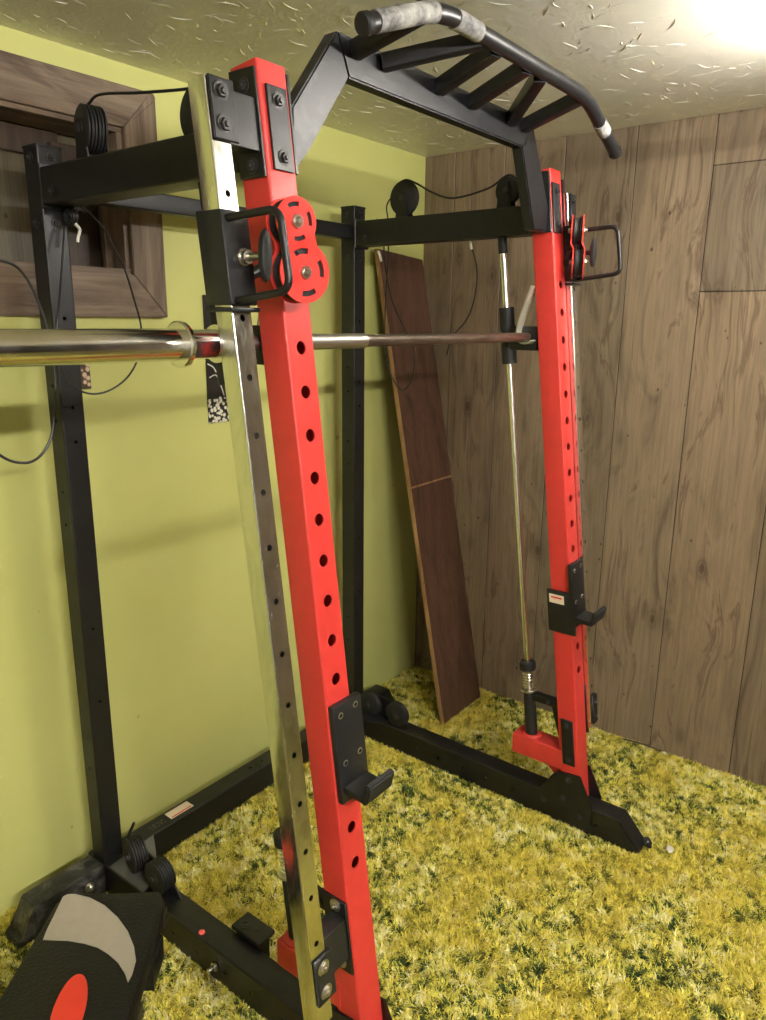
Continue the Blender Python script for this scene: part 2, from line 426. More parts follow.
box(bm, WX1-.014, WX1, YG-.004, YG+.135, WZ0+.014, WZ1-.012, .001, 1, 1); box(bm, WX0, WX0+.014, YG-.004, YG+.135, WZ0+.014, WZ1-.012, .001, 1, 1)
box(bm, WX1-.034, WX1-.014, YG+.05, YG+.065, WZ0+.014, WZ1-.012, .001, 1, 1)
obj('window_jamb', bm, [M['frame_x'], M['frame_z']], window)
bm = BM(); box(bm, WX0+.02, WX1-.1, YG+.118, YG+.133, WZ1-.075, WZ1-.013, .002, 1); box(bm, 1.075, WX1-.015, YG+.1, YG+.133, WZ0+.014, WZ1-.04, .002, 1)  # top board: its dark colour stands in for shade in the recess
obj('window_inner_board', bm, M['inner'], window)

# picture and small plate on the green wall
def wallpic(name, x0, x1, z0, z1, mat, label, cat):
    bm = BM(); box(bm, x0, x1, YG-.006, YG-.0005, z0, z1, .001, 1); return tag(obj(name, bm, mat), label, cat)
t = NT('poster_print'); vo = t.new('ShaderNodeTexVoronoi'); vo.inputs['Scale'].default_value = 95; t.link(t.coord(), vo.inputs['Vector'])
blob = t.ramp(t.math('ADD', vo.outputs['Distance'], t.math('MULTIPLY', t.noise(40, 3), .5)), [(.74, (1, 1, 1, 1)), (.80, (0, 0, 0, 1))])
sep = t.new('ShaderNodeSeparateXYZ'); t.link(t.coord(), sep.inputs[0])
edge = t.math('ADD', sep.outputs['Z'], t.math('MULTIPLY', t.noise(30, 2), .03))
low = t.math('LESS_THAN', edge, 1.288); msk = t.math('MULTIPLY', blob, low)
t.set(Base_Color=t.mix(msk, (.014, .013, .012, 1), (.72, .70, .56, 1)), Roughness=.35); M['poster'] = t.m
po = wallpic('poster', 1.437, 1.555, 1.2, 1.57, M['poster'], 'black poster with white speckles along its bottom, on the green wall', 'poster')
bm = BM(); sweep(bm, smooth_path([(1.445, YG-.0065, 1.335), (1.463, YG-.0065, 1.342), (1.475, YG-.0065, 1.335), (1.49, YG-.0065, 1.30), (1.497, YG-.0065, 1.28)]), .0016, 6); sweep(bm, smooth_path([(1.44, YG-.0065, 1.375), (1.46, YG-.0065, 1.365), (1.47, YG-.0065, 1.35)]), .002, 6)
obj('poster_drawing', bm, M['white'], po)
t = NT('patterned_plate'); vo = t.new('ShaderNodeTexVoronoi'); vo.inputs['Scale'].default_value = 55; t.link(t.coord(), vo.inputs['Vector'])
t.set(Base_Color=t.ramp(vo.outputs['Distance'], [(.3, srgb(214, 186, 160)), (.42, srgb(70, 52, 36))]), Roughness=.5); M['pattern'] = t.m
wallpic('wall_plate', .985, 1.064, 1.327, 1.42, M['pattern'], 'small plate with pale round pattern on green wall behind the left rear upright', 'wall plate')

# ceiling lamp outside the frame, plus the added fill tube
def lamp(P_, half, mat, label):
    """ceiling fixture with one fluorescent tube"""
    t = empty('ceiling_or_fill_lamp', label, 'lamp'); t.location = (P_.x, P_.y, ZC)
    def sub(n, b_, m_):
        for v in b_.verts: v.co -= t.location
        return obj(n, b_, m_, t, smooth=40)
    bm = BM(); box(bm, P_.x-half-.03, P_.x+half+.03, P_.y-.022, P_.y+.022, ZC-.022, ZC-.0005, .006); sub('lamp_base', bm, M['white'])
    for e in (-1, 1):
        bm = BM(); box(bm, P_.x+e*(half+.008)-.008, P_.x+e*(half+.008)+.008, P_.y-.014, P_.y+.014, P_.z-.02, ZC-.021, .003); sub('tube_holder', bm, M['white'])
    bm = BM(); cyl(bm, P_-V((half, 0, 0)), P_+V((half, 0, 0)), .019, seg=20, bev=.004); sub('fluorescent_tube', bm, mat)
lamp(LAMP, .22, M['glow'], 'fluorescent tube fixture on the ceiling in front of the rack')
lamp(FILL, .60, M['fill_glow'], 'added fill light shaped as a longer ceiling tube, unseen, far from the rack')

# ================================================================ THE RACK
XN0, XN1 = .899, .965          # near side
XR0, XR1 = 1.940, 2.006        # far side
rack = empty('power_rack', 'black and red power rack with slanted red front uprights standing on the shag carpet', 'power rack')
rack.location = (1.4485, 1.2, ZF)
def part(name, bm, mat, parent=None, smooth=35):
    par = parent or rack
    org = rack.location if par is rack else par['_o'] if '_o' in par else rack.location
    for v in bm.verts: v.co -= V(org)
    for p_ in pieces(bm): o = obj(name, p_, mat, par, smooth)
    return o
UX, UY, UZ = V((1, 0, 0)), V((0, 1, 0)), V((0, 0, 1))
LN = V((0, LEAN, 1)).normalized(); kz = math.sqrt(1+LEAN**2)
# red front uprights; holes on the front face at measured heights
zh = [.43, .505, .58, .646+.075*0]
zs = [.505+.0748*i for i in range(0, 14)]
side_dirs = ((XN0, XN1, 0), (XR0, XR1, 1))
for x0, x1, s in side_dirs:
    z0, z1 = .07, 1.897; O = V((x0, front(0, z0), z0)); cr = V((0, 1, -LEAN)).normalized()
    hl = [((1.456-.0735*k-z0)*kz, .0112) for k in range(-2 if s else 0, 14)]
    b = tube(O, LN, UX, cr, (z1-z0)*kz, x1-x0, .062, {'-v': hl}, .0045)
    part('front_upright', b, M['red'])
# black rear uprights
RZ = 1.852
for x0, x1, s in ((.900, .957, 0), (1.943, 2.000, 1)):
    hs = [(z-.078, .0042) for z in (.36, .45, 1.02, 1.10, 1.27, 1.35)]
    ru = part('rear_upright', tube((x0, 1.622, .078), UZ, UX, UY, RZ-.078, .057, .057, {'-u': hs, '-v': [(z-.078, .0042) for z in (.55, .75, 1.22, 1.3, 1.5)]}, .004), M['black'])
    b = BM(); box(b, x0-.001, x1+.001, 1.621, 1.680, RZ, RZ+.006, .002); part('end_cap', b, M['rubber'], ru)
    b = BM()
    for zz in (1.832, 1.70):
        bolt(b, (x0+.03, 1.622, zz), (0, -1, 0), .0075); bolt(b, (x0, 1.65, zz), (-1, 0, 0), .0075)
    part('bolt', b, M['bolt'], ru)
# side beams between rear uprights and front uprights
for x0, x1, s in side_dirs:
    yb = front(.064, 1.77)
    sb = part('side_beam', tube((x0, yb, 1.735), UY, UX, UZ, 1.621-yb, x1-x0, .075, {}, .004), M['black'])
    b = BM(); box(b, x0-.0015, x1+.0015, 1.614, 1.6215, 1.728, 1.818, .0015, 1); part('flange', b, M['plate'], sb)
    b = BM(); bolt(b, (x0, 1.575, 1.758), (-1, 0, 0), .007); part('bolt', b, M['bolt'], sb)
# upper rear crossbeam, thinner
part('rear_crossbeam', tube((.957, 1.63, 1.757), UX, UY, UZ, 1.943-.957, .04, .043, {}, .003), M['black'])
# floor frame
for x0, x1, s in side_dirs:
    zt = .080; yf = .60
    hz = [(y-yf, .005) for y in (.67, .95, 1.05, 1.14, 1.24, 1.33)]
    rail = part('base_rail', tube((x0, yf, -.014), UY, UX, UZ, 1.70-yf, x1-x0, zt+.014, {'-u': hz}, .004), M['black'])
    b = BM(); prism(b, [(x0-.001, yf+.004, zt), (x0-.001, yf-.062, .004), (x0-.001, yf-.062, -.014), (x0-.001, yf+.004, -.014)], (x1-x0+.002, 0, 0), 0, .003); part('rail_end_cap', b, M['black'], rail)
    b = BM(); cyl(b, (x0+.05, yf-.075, .004), (x0+.066, yf-.060, .006), .013, bev=.003); cyl(b, (x0+.044, yf-.082, .004), (x0+.05, yf-.075, .004), .006); part('foot_bolt', b, M['bolt'], rail)
    # foot plates on both sides of the upright
    for xs in ((x0-.006, x0-.0005), (x1+.0005, x1+.006)):
        b = BM(); pr = [(.868, .012), (.878, .035), (.856, .085), (.798, .168), (.728, .176), (.684, .085), (.684, .02), (.70, .010)]
        prism(b, [(xs[0], y, z) for y, z in pr], (xs[1]-xs[0], 0, 0), 0, .001); gp = part('foot_plate', b, M['black'])
        sx = -1 if xs[0] < x0 else 1; b = BM()
        for y, z in ((.765, .15), (.775, .083), (.84, .05), (.72, .042)): bolt(b, (xs[0] if sx < 0 else xs[1], y, z), (sx, 0, 0), .0075)
        part('bolt', b, M['bolt'], gp)
b = tube((.72, 1.622, -.014), UX, UY, UZ, 2.15-.72, .062, .092, {'+v': [(x-.72, .005) for x in (.84, 1.45, 1.5, 1.56)]}, .004)
for f in b.faces:
    if f.calc_center_median().x < .90 or f.calc_center_median().x > 3: pass
cross = part('rear_base_crossbar', b, M['black'])
# scuffed outer stub sleeve and its sloped end at the near side, same at the far side
for sx, xa, xb in ((-1, .705, .895), (1, 2.003, 2.16)):
    b = BM(); box(b, min(xa, xb), max(xa, xb), 1.619, 1.687, -.015, .083, .004); st = part('crossbar_sleeve', b, M['scuffed'] if sx < 0 else M['black'], cross)
    xe = xa if sx < 0 else xb
    b = BM(); prism(b, [(xe, 1.619, .083), (xe+sx*.035, 1.619, .012), (xe+sx*.05, 1.619, .012), (xe+sx*.05, 1.619, -.015), (xe, 1.619, -.015)], (0, .068, 0), 0, .003); part('sloped_end', b, M['scuffed'] if sx < 0 else M['black'], cross)
    if sx < 0:
        b = BM(); cyl(b, (.872, 1.655, .0831), (.872, 1.655, .0845), .012); part('plug', b, M['rubber'], cross)
b = BM(); prism(b, [(.90, 1.60, .081), (1.05, 1.617, .081), (.963, 1.47, .081), (.90, 1.45, .081)], (0, 0, .004), 0, .001); gs = part('corner_plate', b, plain('grey_corner_plate', (.12, .118, .11, 1), .4))
b = BM(); prism(b, [(2.0, 1.60, .081), (1.86, 1.617, .081), (1.935, 1.47, .081), (2.0, 1.45, .081)], (0, 0, .004), 0, .001); part('corner_plate', b, M['plate'])
b = BM(); bolt(b, (.845, 1.612, .05), (0, -1, 0), .009, .012); part('bolt', b, M['zinc'], gs)
# label and marks on the crossbar
b = BM(); box(b, 1.128, 1.208, 1.638, 1.672, .0785, .0797, .0002, 1); lb = part('sticker', b, plain('label_paper', srgb(226, 210, 184), .5, var=.03)); lb['label'] = 'pale warning sticker with a red stripe'
b = BM(); box(b, 1.133, 1.203, 1.641, 1.6455, .0798, .0801); part('stripe', b, M['redplate'], lb)
b = BM()
for i in range(5): box(b, 1.062+i*.011, 1.069+i*.011, 1.640, 1.646+.006*(i % 2), .0785, .0794)
for i in range(4): box(b, 1.060+i*.014, 1.069+i*.014, 1.652, 1.658+.004*(i % 2), .0785, .0794)
part('stamped_mark', b, plain('faded_print', (.07, .068, .06, 1), .5))
b = BM(); lathe(b, (.912, 1.235, .0795), (0, 0, 1), [(0, 0), (0, .008), (.003, .0075), (.005, .004), (.0055, 0)], 20); pd = part('red_button', b, plain('red_plastic', (.8, .12, .10, 1), .3))
b = BM(); cyl(b, (.897, 1.172, .034), (.875, 1.172, .034), .006, bev=.002); cyl(b, (.880, 1.172, .034), (.876, 1.165, .012), .004); cyl(b, (.897, 1.172, .034), (.893, 1.172, .034), .011); part('rail_pin', b, M['zinc'])

# ---- pull-up frame
PY0, PY1 = .942, .972
b = BM()
Zt, Zb = 1.982, 1.916
prism(b, [(1.083, PY0, Zt), (1.814, PY0, Zt), (1.782, PY0, Zb), (1.115, PY0, Zb)], (0, PY1-PY0, 0), 0, .003)
pf = part('pull_up_beam', b, M['beam'])
for s in (-1, 1):
    mx = lambda x: x if s < 0 else 2*1.4485-x
    b = BM(); prism(b, [(mx(1.083), PY0, Zt), (mx(1.115), PY0, Zb), (mx(1.012), PY0, 1.785), (mx(.970), PY0, 1.735), (mx(.970), PY0, 1.84)] if s < 0 else [(mx(1.083), PY0, Zt), (mx(1.130), PY0, Zb), (mx(1.045), PY0, 1.735), (mx(.970), PY0, 1.735), (mx(.970), PY0, 1.80)], (0, PY1-PY0, 0), 0, .003); leg = part('slanted_leg', b, M['scuffbeam'] if s < 0 else M['beam'])
    b = BM(); xa, xb = sorted((mx(.9625), mx(.970))); box(b, xa, xb, -.001, .068, 1.735, 1.888, .0015, 1); lean(b); part('mounting_plate', b, M['plate'])
    b = BM()
    for zz in (1.755, 1.87): bolt(b, (mx(.970), front(.03, zz), zz), (-s, 0, 0), .008)
    part('bolt', b, M['bolt'], leg)
BY, BZ = .778, 1.998
pts = round_path([(.972, BY+.012, 1.930), (1.150, BY, BZ), (1.747, BY, BZ), (1.972, BY+.012, 1.922)], .06, 8)
# the bar: black core, worn tape on parts of it
b = BM(); dense = []
for p, q in zip(pts, pts[1:]):
    n = max(1, int((q-p).length/.02))
    for k in range(n): dense.append(p.lerp(q, k/n))
dense.append(pts[-1])
sweep(b, dense, .0150, 20); bar = part('pull_up_bar', b, M['beam'])
def sub_path(x0, x1): return [p for p in dense if x0 <= p.x <= x1]
for x0, x1 in ((.985, 1.150), (1.185, 1.285), (1.83, 1.90)):
    b = BM(); sweep(b, sub_path(x0, x1), .0164, 20); part('grip_tape', b, M['tape'], bar)['label'] = 'worn white grip tape'
for p, d in ((dense[0], dense[0]-dense[1]), (dense[-1], dense[-1]-dense[-2])):
    b = BM(); d = d.normalized(); lathe(b, p-d*.004, d, [(0, 0), (0, .0168), (.010, .0168), (.013, .014), (.013, 0)]); part('end_cap', b, M['rubber'], bar)
for (xa, xb) in ((1.128, 1.129), (1.208, 1.300), (1.395, 1.354), (1.523, 1.476), (1.702, 1.54), (1.768, 1.735)):
    A = V((xa, PY0-.001, 1.962)); B_ = V((xb, BY+.010, BZ-.004)); d = (B_-A); L = d.length; d.normalize(); side = d.cross(UZ).normalized(); up = side.cross(d)
    part('rung', tube(A-side*.014-up*.014, d, side, up, L, .028, .028, {}, .003), M['beam'])

# ---- upright hardware: plates with bolts at the top and foot
def flat(x0, x1, z0, z1, y0, y1, bev=.001): b = BM(); box(b, x0, x1, y0, y1, z0, z1, bev, 1); return lean(b)
for s in (-1, 1):
    mx = (lambda x: x) if s < 0 else (lambda x: 2*1.4485-x)
    X = lambda a, c: tuple(sorted((mx(a), mx(c))))
    fp = part('front_plate', flat(*X(.911, .956), 1.735, 1.862, -.005, -.0005), M['plate'])
    b = BM()
    for zz in (1.84, 1.755): bolt(b, (mx(.934), front(-.005, zz), zz), (0, -1, 0), .0085)
    part('bolt', b, M['bolt'], fp)
    # lower plate on the inner side of the upright near the guide rod arm
    xo = XN1 if s < 0 else XR0
    # attachment column
    c0, c1 = (.776, .815) if s < 0 else (2.0085, 2.043)
    z0, z1 = (.27 if s < 0 else .305), 1.842; O = V((c0, front(-.015, z0), z0)); cr = V((0, 1, -LEAN)).normalized()
    hh = [((1.682-.0893*i)-z0) for i in range(16) if 1.682-.0893*i > .36]
    colm = part('attachment_column', tube(O, LN, UX, cr, (z1-z0)*kz, c1-c0, .038, {'-v': [(h*kz, .0052) for h in hh]}, .0025), M['mirror'])
    # brackets joining column and upright
    gap = XN0-c1 if s < 0 else None
    for (za, zb, nm) in ((1.755, 1.842, 'top'), (.315, .405, 'foot')):
        if s < 0:
            b = BM(); box(b, c0+.003, c1+.012, -.021, -.0155, za, zb, .002, 1); box(b, c1+.005, XN0-.005, .006, .044, za+.004, zb-.004, .001, 1); box(b, c1+.002, c1+.010, -.0156, .040, za+.004, zb-.004, .001, 1)
            br = part('column_bracket', lean(b), M['plate'])
            b = BM(); box(b, XN0-.006, XN0-.0005, .002, .060, za-.033, zb+.042 if zb > 1 else zb+.03, .001, 1); part('bracket_plate', lean(b), M['black'], br)
            b = BM()
            for zz in (za+.022, zb-.02): bolt(b, ((c0+c1)/2+.004, front(-.021, zz), zz), (0, -1, 0), .0095)
            for zz in (za-.015, zb+.016): bolt(b, (XN0-.006, front(.028, zz), zz), (-1, 0, 0), .0085)
            part('bolt', b, M['bolt'] if zb > 1 else M['zinc'], br)
        else:
            b = BM(); box(b, XR1+.0005, XR1+.012, -.004, .06, za-.03, zb+.035, .001, 1); box(b, XR1+.008, c1+.004, -.022, -.0155, za, zb, .002, 1)
            br = part('column_bracket', lean(b), M['black'])
            b = BM()
            for zz in (za+.022, zb-.02): bolt(b, ((c0+c1)/2, front(-.022, zz), zz), (0, -1, 0), .0085)
            part('bolt', b, M['bolt'], br)
    # sliding trolley with handle, pop pin and twin pulleys
    za, zb = (1.522, 1.658) if s < 0 else (1.612, 1.758)
    b = BM(); x0, x1 = c0-.007, c1+.008
    box(b, x0, x1, -.024, .034, za, zb, .003); box(b, x0-.002, x1+.002, -.026, .036, za-.010, za-.003, .002)
    tr = part('trolley', lean(b), M['plate'])
    hx = (x0+.012) if s < 0 else (x0+x1)/2+.006
    yb = -.022; b = BM()
    P3 = lambda x, o, z: V((x, front(o, z), z))
    ext = .105 if s < 0 else .118
    path = round_path([P3(hx, yb, zb-.012), P3(hx, yb-ext, zb-.006)+V((.006, 0, 0)), P3(hx, yb-ext-.004, za+.020)+V((.006, 0, 0)), P3(hx, yb, za+.006)], .022, 8)
    sweep(b, path, .0058, 14); part('handle', b, M['black'], tr)
    kx, kz_ = (x0+x1)/2+(.006 if s < 0 else .004), (za+zb)/2+.002
    b = BM(); p = P3(kx, -.024, kz_); lathe(b, p, (0, -1, 0), [(0, 0), (0, .013), (.004, .013), (.004, .0105), (.014, .0105), (.014, .006), (.05, .006), (.05, 0)], 6 if False else 16); pin = part('pop_pin', b, M['zinc'] if s < 0 else M['black'], tr)
    b = BM(); lathe(b, (0, 0, 0), (0, -1, 0), [(0, 0), (.0, .012), (.004, .024), (.009, .0265), (.013, .024), (.016, .012), (.017, 0)], 28)
    for v in b.verts: v.co = V((v.co.x*.42, v.co.y, v.co.z*1.45))+p+V((0, -.040, 0))
    bm_ = b; bm_; part('pin_knob', b, M['rubber'], tr)
    # twin pulleys between two red plates, swivelling
    if s < 0: cu, cl, ang, rU, rL = V((.871, .853, 1.646)), V((.888, .853, 1.573)), math.radians(12), .036, .046
    else: cu, cl, ang, rU, rL = V((1.995, .885, 1.742)), V((1.998, .878, 1.662)), math.radians(-23), .040, .044
    nrm = V((-math.sin(ang)*-1 if False else math.sin(ang), math.cos(ang), 0)); tx = V((nrm.y, -nrm.x, 0))
    def eight(off, th):
        b = BM(); ax = (cl-cu); ax -= nrm*ax.dot(nrm); D = ax.length; ax.normalize(); sd = ax.cross(nrm).normalized(); out = []
        # outline of two discs with a waist
        N = 40
        for k in range(N+1):
            a = math.radians(-128)+math.radians(256)*k/N; out.append(cu+(-ax*math.cos(a)+sd*math.sin(a))*rU)
        w = min(rU, rL)*.80; out.append(cu+ax*D*.46+sd*w)
        for k in range(N+1):
            a = math.radians(-135)+math.radians(270)*k/N; out.append(cl+(ax*math.cos(a)-sd*math.sin(a))*rL)
        out.append(cu+ax*D*.46-sd*w)
        return [p_+nrm*off for p_ in out], ax, sd
    hub = []
    for off in (-.016, .013):
        outl, ax, sd = eight(off, .003); b = BM()
        # plate with slot cut-outs: strips built by boolean-free triangulation
        es = []; vs = [b.verts.new(p_) for p_ in outl]
        for k in range(len(vs)): es.append(b.edges.new((vs[k], vs[(k+1) % len(vs)])))
        for c_, rr in ((cu, rU), (cl, rL)):
            for q in range(4):
                if False: continue
                a0 = math.pi/2*q; r0, r1 = rr*.60, rr*.78; sl = []
                for k in range(9): a = a0-.40+.80*k/8; sl.append(c_+nrm*off+(ax*math.cos(a)+sd*math.sin(a))*r1)
                for k in range(9): a = a0+.40-.80*k/8; sl.append(c_+nrm*off+(ax*math.cos(a)+sd*math.sin(a))*r0)
                sv = [b.verts.new(p_) for p_ in sl]
                for k in range(len(sv)): es.append(b.edges.new((sv[k], sv[(k+1) % len(sv)])))
        bmesh.ops.triangle_fill(b, use_beauty=True, use_dissolve=False, edges=es)
        # drop triangles that filled the slots
        kill = []
        for f in b.faces:
            m_ = f.calc_center_median()
            for c_, rr in ((cu, rU), (cl, rL)):
                d = m_-c_-nrm*off; rad = d.length; a = math.atan2(d.dot(sd), d.dot(ax)) % (math.pi/2); a = min(a, math.pi/2-a)
                if rr*.60 < rad < rr*.78 and a < .395 and all(any((v.co-(c_+nrm*off)).length < rr*.79 and abs(0) == 0 for _ in (0,)) for v in f.verts) and all(rr*.595 < (v.co-c_-nrm*off).length < rr*.785 for v in f.verts): kill.append(f)
        bmesh.ops.delete(b, geom=list(set(kill)), context='FACES_ONLY')
        g_ = bmesh.ops.extrude_face_region(b, geom=b.faces[:]); bmesh.ops.translate(b, vec=nrm*.003, verts=[e for e in g_['geom'] if isinstance(e, bmesh.types.BMVert)])
        part('pulley_plate', b, M['redplate'], tr, smooth=25)
    for c_, rr in ((cu, rU), (cl, rL)):
        b = BM(); rr *= .93; lathe(b, c_-nrm*.0115, nrm, [(0, .006), (0, rr*.9), (.003, rr), (.008, rr*.86), (.0115, rr*.84), (.015, rr*.86), (.020, rr), (.023, rr*.9), (.023, .006)], 40); part('pulley_wheel', b, M['rubber'], tr)
        b = BM(); lathe(b, c_-nrm*.026, nrm, [(0, 0), (0, .004), (.003, .0065), (.006, .0065), (.006, .0095), (.0095, .0105), (.0485-.006, .0105), (.0485-.003, .0065), (.0485+.002, .0055), (.0485+.002, 0)], 18); part('axle_bolt', b, M['zinc'], tr)
    # swivel arm from trolley to the pulley pack
    b = BM(); sweep(b, [P3((x0+x1)/2+.02*(-s), .0, (za+zb)/2-.03), cl+V((0, .022, .03)), cl+V((0, .016, .03))], .009, 12); part('swivel_arm', b, M['plate'], tr)
    b = BM(); mid = (cu+cl)/2; sweep(b, [mid+V((0, -.012, 0)), mid+V((0, .03, 0))], .011, 12); part('swivel_block', b, M['rubber'], tr)

# ---- guide rods with springs, bumpers and red lower arms
def rodp(x, z): return V((x, front(.168 if x > 1 else .190, z), z))
for s, xc, x0, x1 in ((-1, .93, XN0, XN1), (1, 1.967, XR0, XR1)):
    b = BM(); cyl(b, rodp(xc, .24), rodp(xc, 1.735), .0098, seg=24); gr = part('guide_rod', b, M['rod'])
    b = BM(); cyl(b, rodp(xc, 1.69), rodp(xc, 1.742), .013, bev=.002); part('rod_socket', b, M['rubber'], gr)
    b = BM(); cyl(b, rodp(xc, .238), rodp(xc, .385), .0185, bev=.002); part('stop_tube', b, M['rubber'], gr)
    b = BM(); cyl(b, rodp(xc, .452), rodp(xc, .482), .025, bev=.004); part('rubber_bumper', b, M['rubber'], gr)
    b = BM(); pts = []; n = 7*16
    for k in range(n+1):
        z = .392+(.456-.392)*k/n; a = 2*math.pi*k/16; c_ = rodp(xc, z); pts.append(c_+V((math.cos(a)*.0165, math.sin(a)*.0165, 0)))
    sweep(b, pts, .0021, 6); part('spring', b, M['rod'], gr)
    b = BM(); cyl(b, rodp(xc, .384), rodp(xc, .391), .026, bev=.001); part('spring_washer', b, M['zinc'], gr)
    # red arm
    ya, ye = .785, .96
    arm = part('lower_arm', tube((x0-.002, ya, .172), UY, UX, UZ, ye-ya, x1-x0+.004, .064, {}, .004), M['red'])
    b = BM(); prism(b, [(xc-.004, .795, .175), (xc-.004, .87, .175), (xc-.004, .785, .105)], (.008, 0, 0)); part('arm_gusset', b, M['red'], arm)
    b = BM(); c_ = rodp(xc, .24); lathe(b, V((xc, c_.y, .2355)), (0, 0, 1), [(0, 0), (0, .030), (.003, .030), (.009, .022), (.009, 0)]); part('arm_collar', b, M['red'], arm)
    # black block between stop tube and upright
    b = BM(); box(b, xc-.012, xc+.012, front(.06, .38), front(.155, .38), .36, .385, .002); prism(b, [(xc-.008, front(.062, .3), .37), (xc-.008, front(.10, .3), .37), (xc-.008, front(.064, .28), .25)], (.016, 0, 0)); sbk = part('stop_bracket', b, M['black'])
    b = BM(); bolt(b, (xc-.012, front(.10, .37), .372), (-1, 0, 0), .006); part('bolt', b, M['bolt'], sbk)
# lower front/side plates on the far upright's inner face
b = BM(); box(b, XR0-.006, XR0-.0005, .012, .050, .20, .345, .001, 1); lp = part('side_plate', lean(b), M['black'])
b = BM()
for zz in (.218, .328): bolt(b, (XR0-.006, front(.031, zz), zz), (-1, 0, 0), .0075)
part('bolt', b, M['bolt'], lp)
# black stub bracket on the inner side of the near base rail
b = BM(); box(b, .958, 1.012, 1.088, 1.182, .088, .100, .002, 1); bx = part('rail_stub', b, M['black'])
b = BM(); box(b, .9625, 1.005, 1.10, 1.17, .0, .088, .002, 1); part('stub_block', b, M['black'], bx)
b = BM(); lathe(b, (.978, 1.155, .1), (0, 0, 1), [(0, .013), (.0015, .013), (.0015, .008), (0, .008)]); cyl(b, (.978, 1.155, .1002), (.978, 1.155, .1008), .006); cyl(b, (.985, 1.125, .1002), (.985, 1.125, .1012), .004); part('stub_ring', b, M['plate'], bx)

# ---- cable pulleys on top of the side beams and at the rear foot
def wheel(name, c_, r, w=.022, ax=UX, parent=None, grooves=1, mat=None):
    prof = [(0, .0)]; 
    for g_ in range(grooves):
        o_ = g_*w; prof += [(o_, r*.93), (o_+.002, r), (o_+.005, r), (o_+w*.5, r*.82), (o_+w-.005, r), (o_+w-.002, r), (o_+w-.0005, r*.93)]
    prof += [(grooves*w, 0)]
    b = BM(); lathe(b, V(c_)-ax*(grooves*w/2), ax, prof, 40); pw = part(name, b, mat or M['rubber'], parent)
    b = BM(); cyl(b, V(c_)-ax*(grooves*w/2+.008), V(c_)+ax*(grooves*w/2+.008), .009, seg=6, bev=.001); cyl(b, V(c_)-ax*(grooves*w/2+.003), V(c_)+ax*(grooves*w/2+.003), .016); part('pulley_bolt', b, M['bolt'], pw)
    return pw
for s, xc in ((-1, .93), (1, 1.967)):
    wheel('pulley', (xc, 1.462 if s < 0 else 1.442, 1.866), .045 if s < 0 else .050, .0135 if s < 0 else .019, V((.97, -.24, 0)).normalized() if s < 0 else UX, None, 3 if s < 0 else 1)
    wheel('pulley', (xc, 1.120 if s < 0 else 1.085, 1.845 if s < 0 else 1.856), .050 if s < 0 else .036)
    for y in ((1.462, 1.117) if s < 0 else (1.442, 1.09)):
        for sx in (-1, 1):
            b = BM(); w_ = .022 if (s < 0 and y > 1.4) else .014
            prism(b, [(xc+sx*w_, y-.022, 1.806), (xc+sx*w_, y+.022, 1.806), (xc+sx*w_, y+.012, 1.882), (xc+sx*w_, y-.012, 1.882)], (sx*.003, 0, 0)); part('pulley_bracket', b, M['black'])
    # low pulleys
    if s < 0: wheel('pulley', (.935, 1.525, .140), .045, .013, V((.97, -.24, 0)).normalized(), None, 3); wheel('pulley', (.935, 1.424, .128), .042, .013, V((1, .0, 0)).normalized(), None, 3)
    else:
        wheel('pulley', (xc-.01, 1.556, .126), .046); wheel('pulley', (xc-.01, 1.430, .128), .046)
    b = BM()
    if s < 0: prism(b, [(.947, 1.36, .08), (.947, 1.60, .08), (.947, 1.55, .16), (.947, 1.41, .14)], (.004, 0, 0))
    else:
        prism(b, [(xc+.008, 1.40, .08), (xc+.008, 1.60, .08), (xc+.008, 1.58, .165), (xc+.008, 1.42, .15)], (.004, 0, 0))
    part('pulley_bracket', b, M['plate'])
# cable runs
def cable(pts, r=.0024, mat=None, name='cable', parent=None):
    b = BM(); sweep(b, smooth_path(pts, 8), r, 8); return part(name, b, mat or M['cable'], parent)
cable([(.93, 1.507, 1.868), (.93, 1.497, 1.895), (.93, 1.462, 1.914), (.93, 1.42, 1.924), (.93, 1.30, 1.908), (.93, 1.16, 1.892), (.93, 1.10, 1.892), (.93, 1.072, 1.865)], .0028)
cable([(.947, 1.56, 1.74), (1.0, 1.56, 1.70), (1.03, 1.56, 1.65), (1.051, 1.56, 1.609), (1.067, 1.56, 1.554), (1.083, 1.56, 1.487), (1.078, 1.56, 1.429), (1.042, 1.56, 1.372), (.99, 1.56, 1.341), (.942, 1.56, 1.335), (.902, 1.56, 1.352), (.877, 1.56, 1.39), (.866, 1.56, 1.44), (.877, 1.56, 1.50), (.904, 1.58, 1.58), (.935, 1.60, 1.694)], .0022)
cable([(.66, 1.60, 1.585), (.72, 1.58, 1.612), (.767, 1.56, 1.610), (.802, 1.56, 1.599), (.827, 1.56, 1.561), (.848, 1.56, 1.496), (.857, 1.56, 1.434), (.858, 1.56, 1.371), (.848, 1.56, 1.296), (.833, 1.56, 1.242), (.802, 1.56, 1.207), (.766, 1.56, 1.201), (.722, 1.56, 1.224), (.66, 1.57, 1.30)], .003)
b = BM(); sweep(b, smooth_path([(.952, 1.585, 1.70), (.958, 1.58, 1.69), (.957, 1.58, 1.682), (.953, 1.58, 1.672), (.951, 1.58, 1.662)]), .0034, 10); part('cable_end', b, M['white'])
wheel('pulley', (.952, 1.60, 1.715), .020, .012, UX)
cable([(1.967, 1.49, 1.868), (1.967, 1.478, 1.90), (1.967, 1.442, 1.918), (1.967, 1.40, 1.905), (1.967, 1.334, 1.871), (1.967, 1.262, 1.852), (1.967, 1.15, 1.868), (1.967, 1.10, 1.893), (1.967, 1.075, 1.894), (1.967, 1.05, 1.87)], .0028)
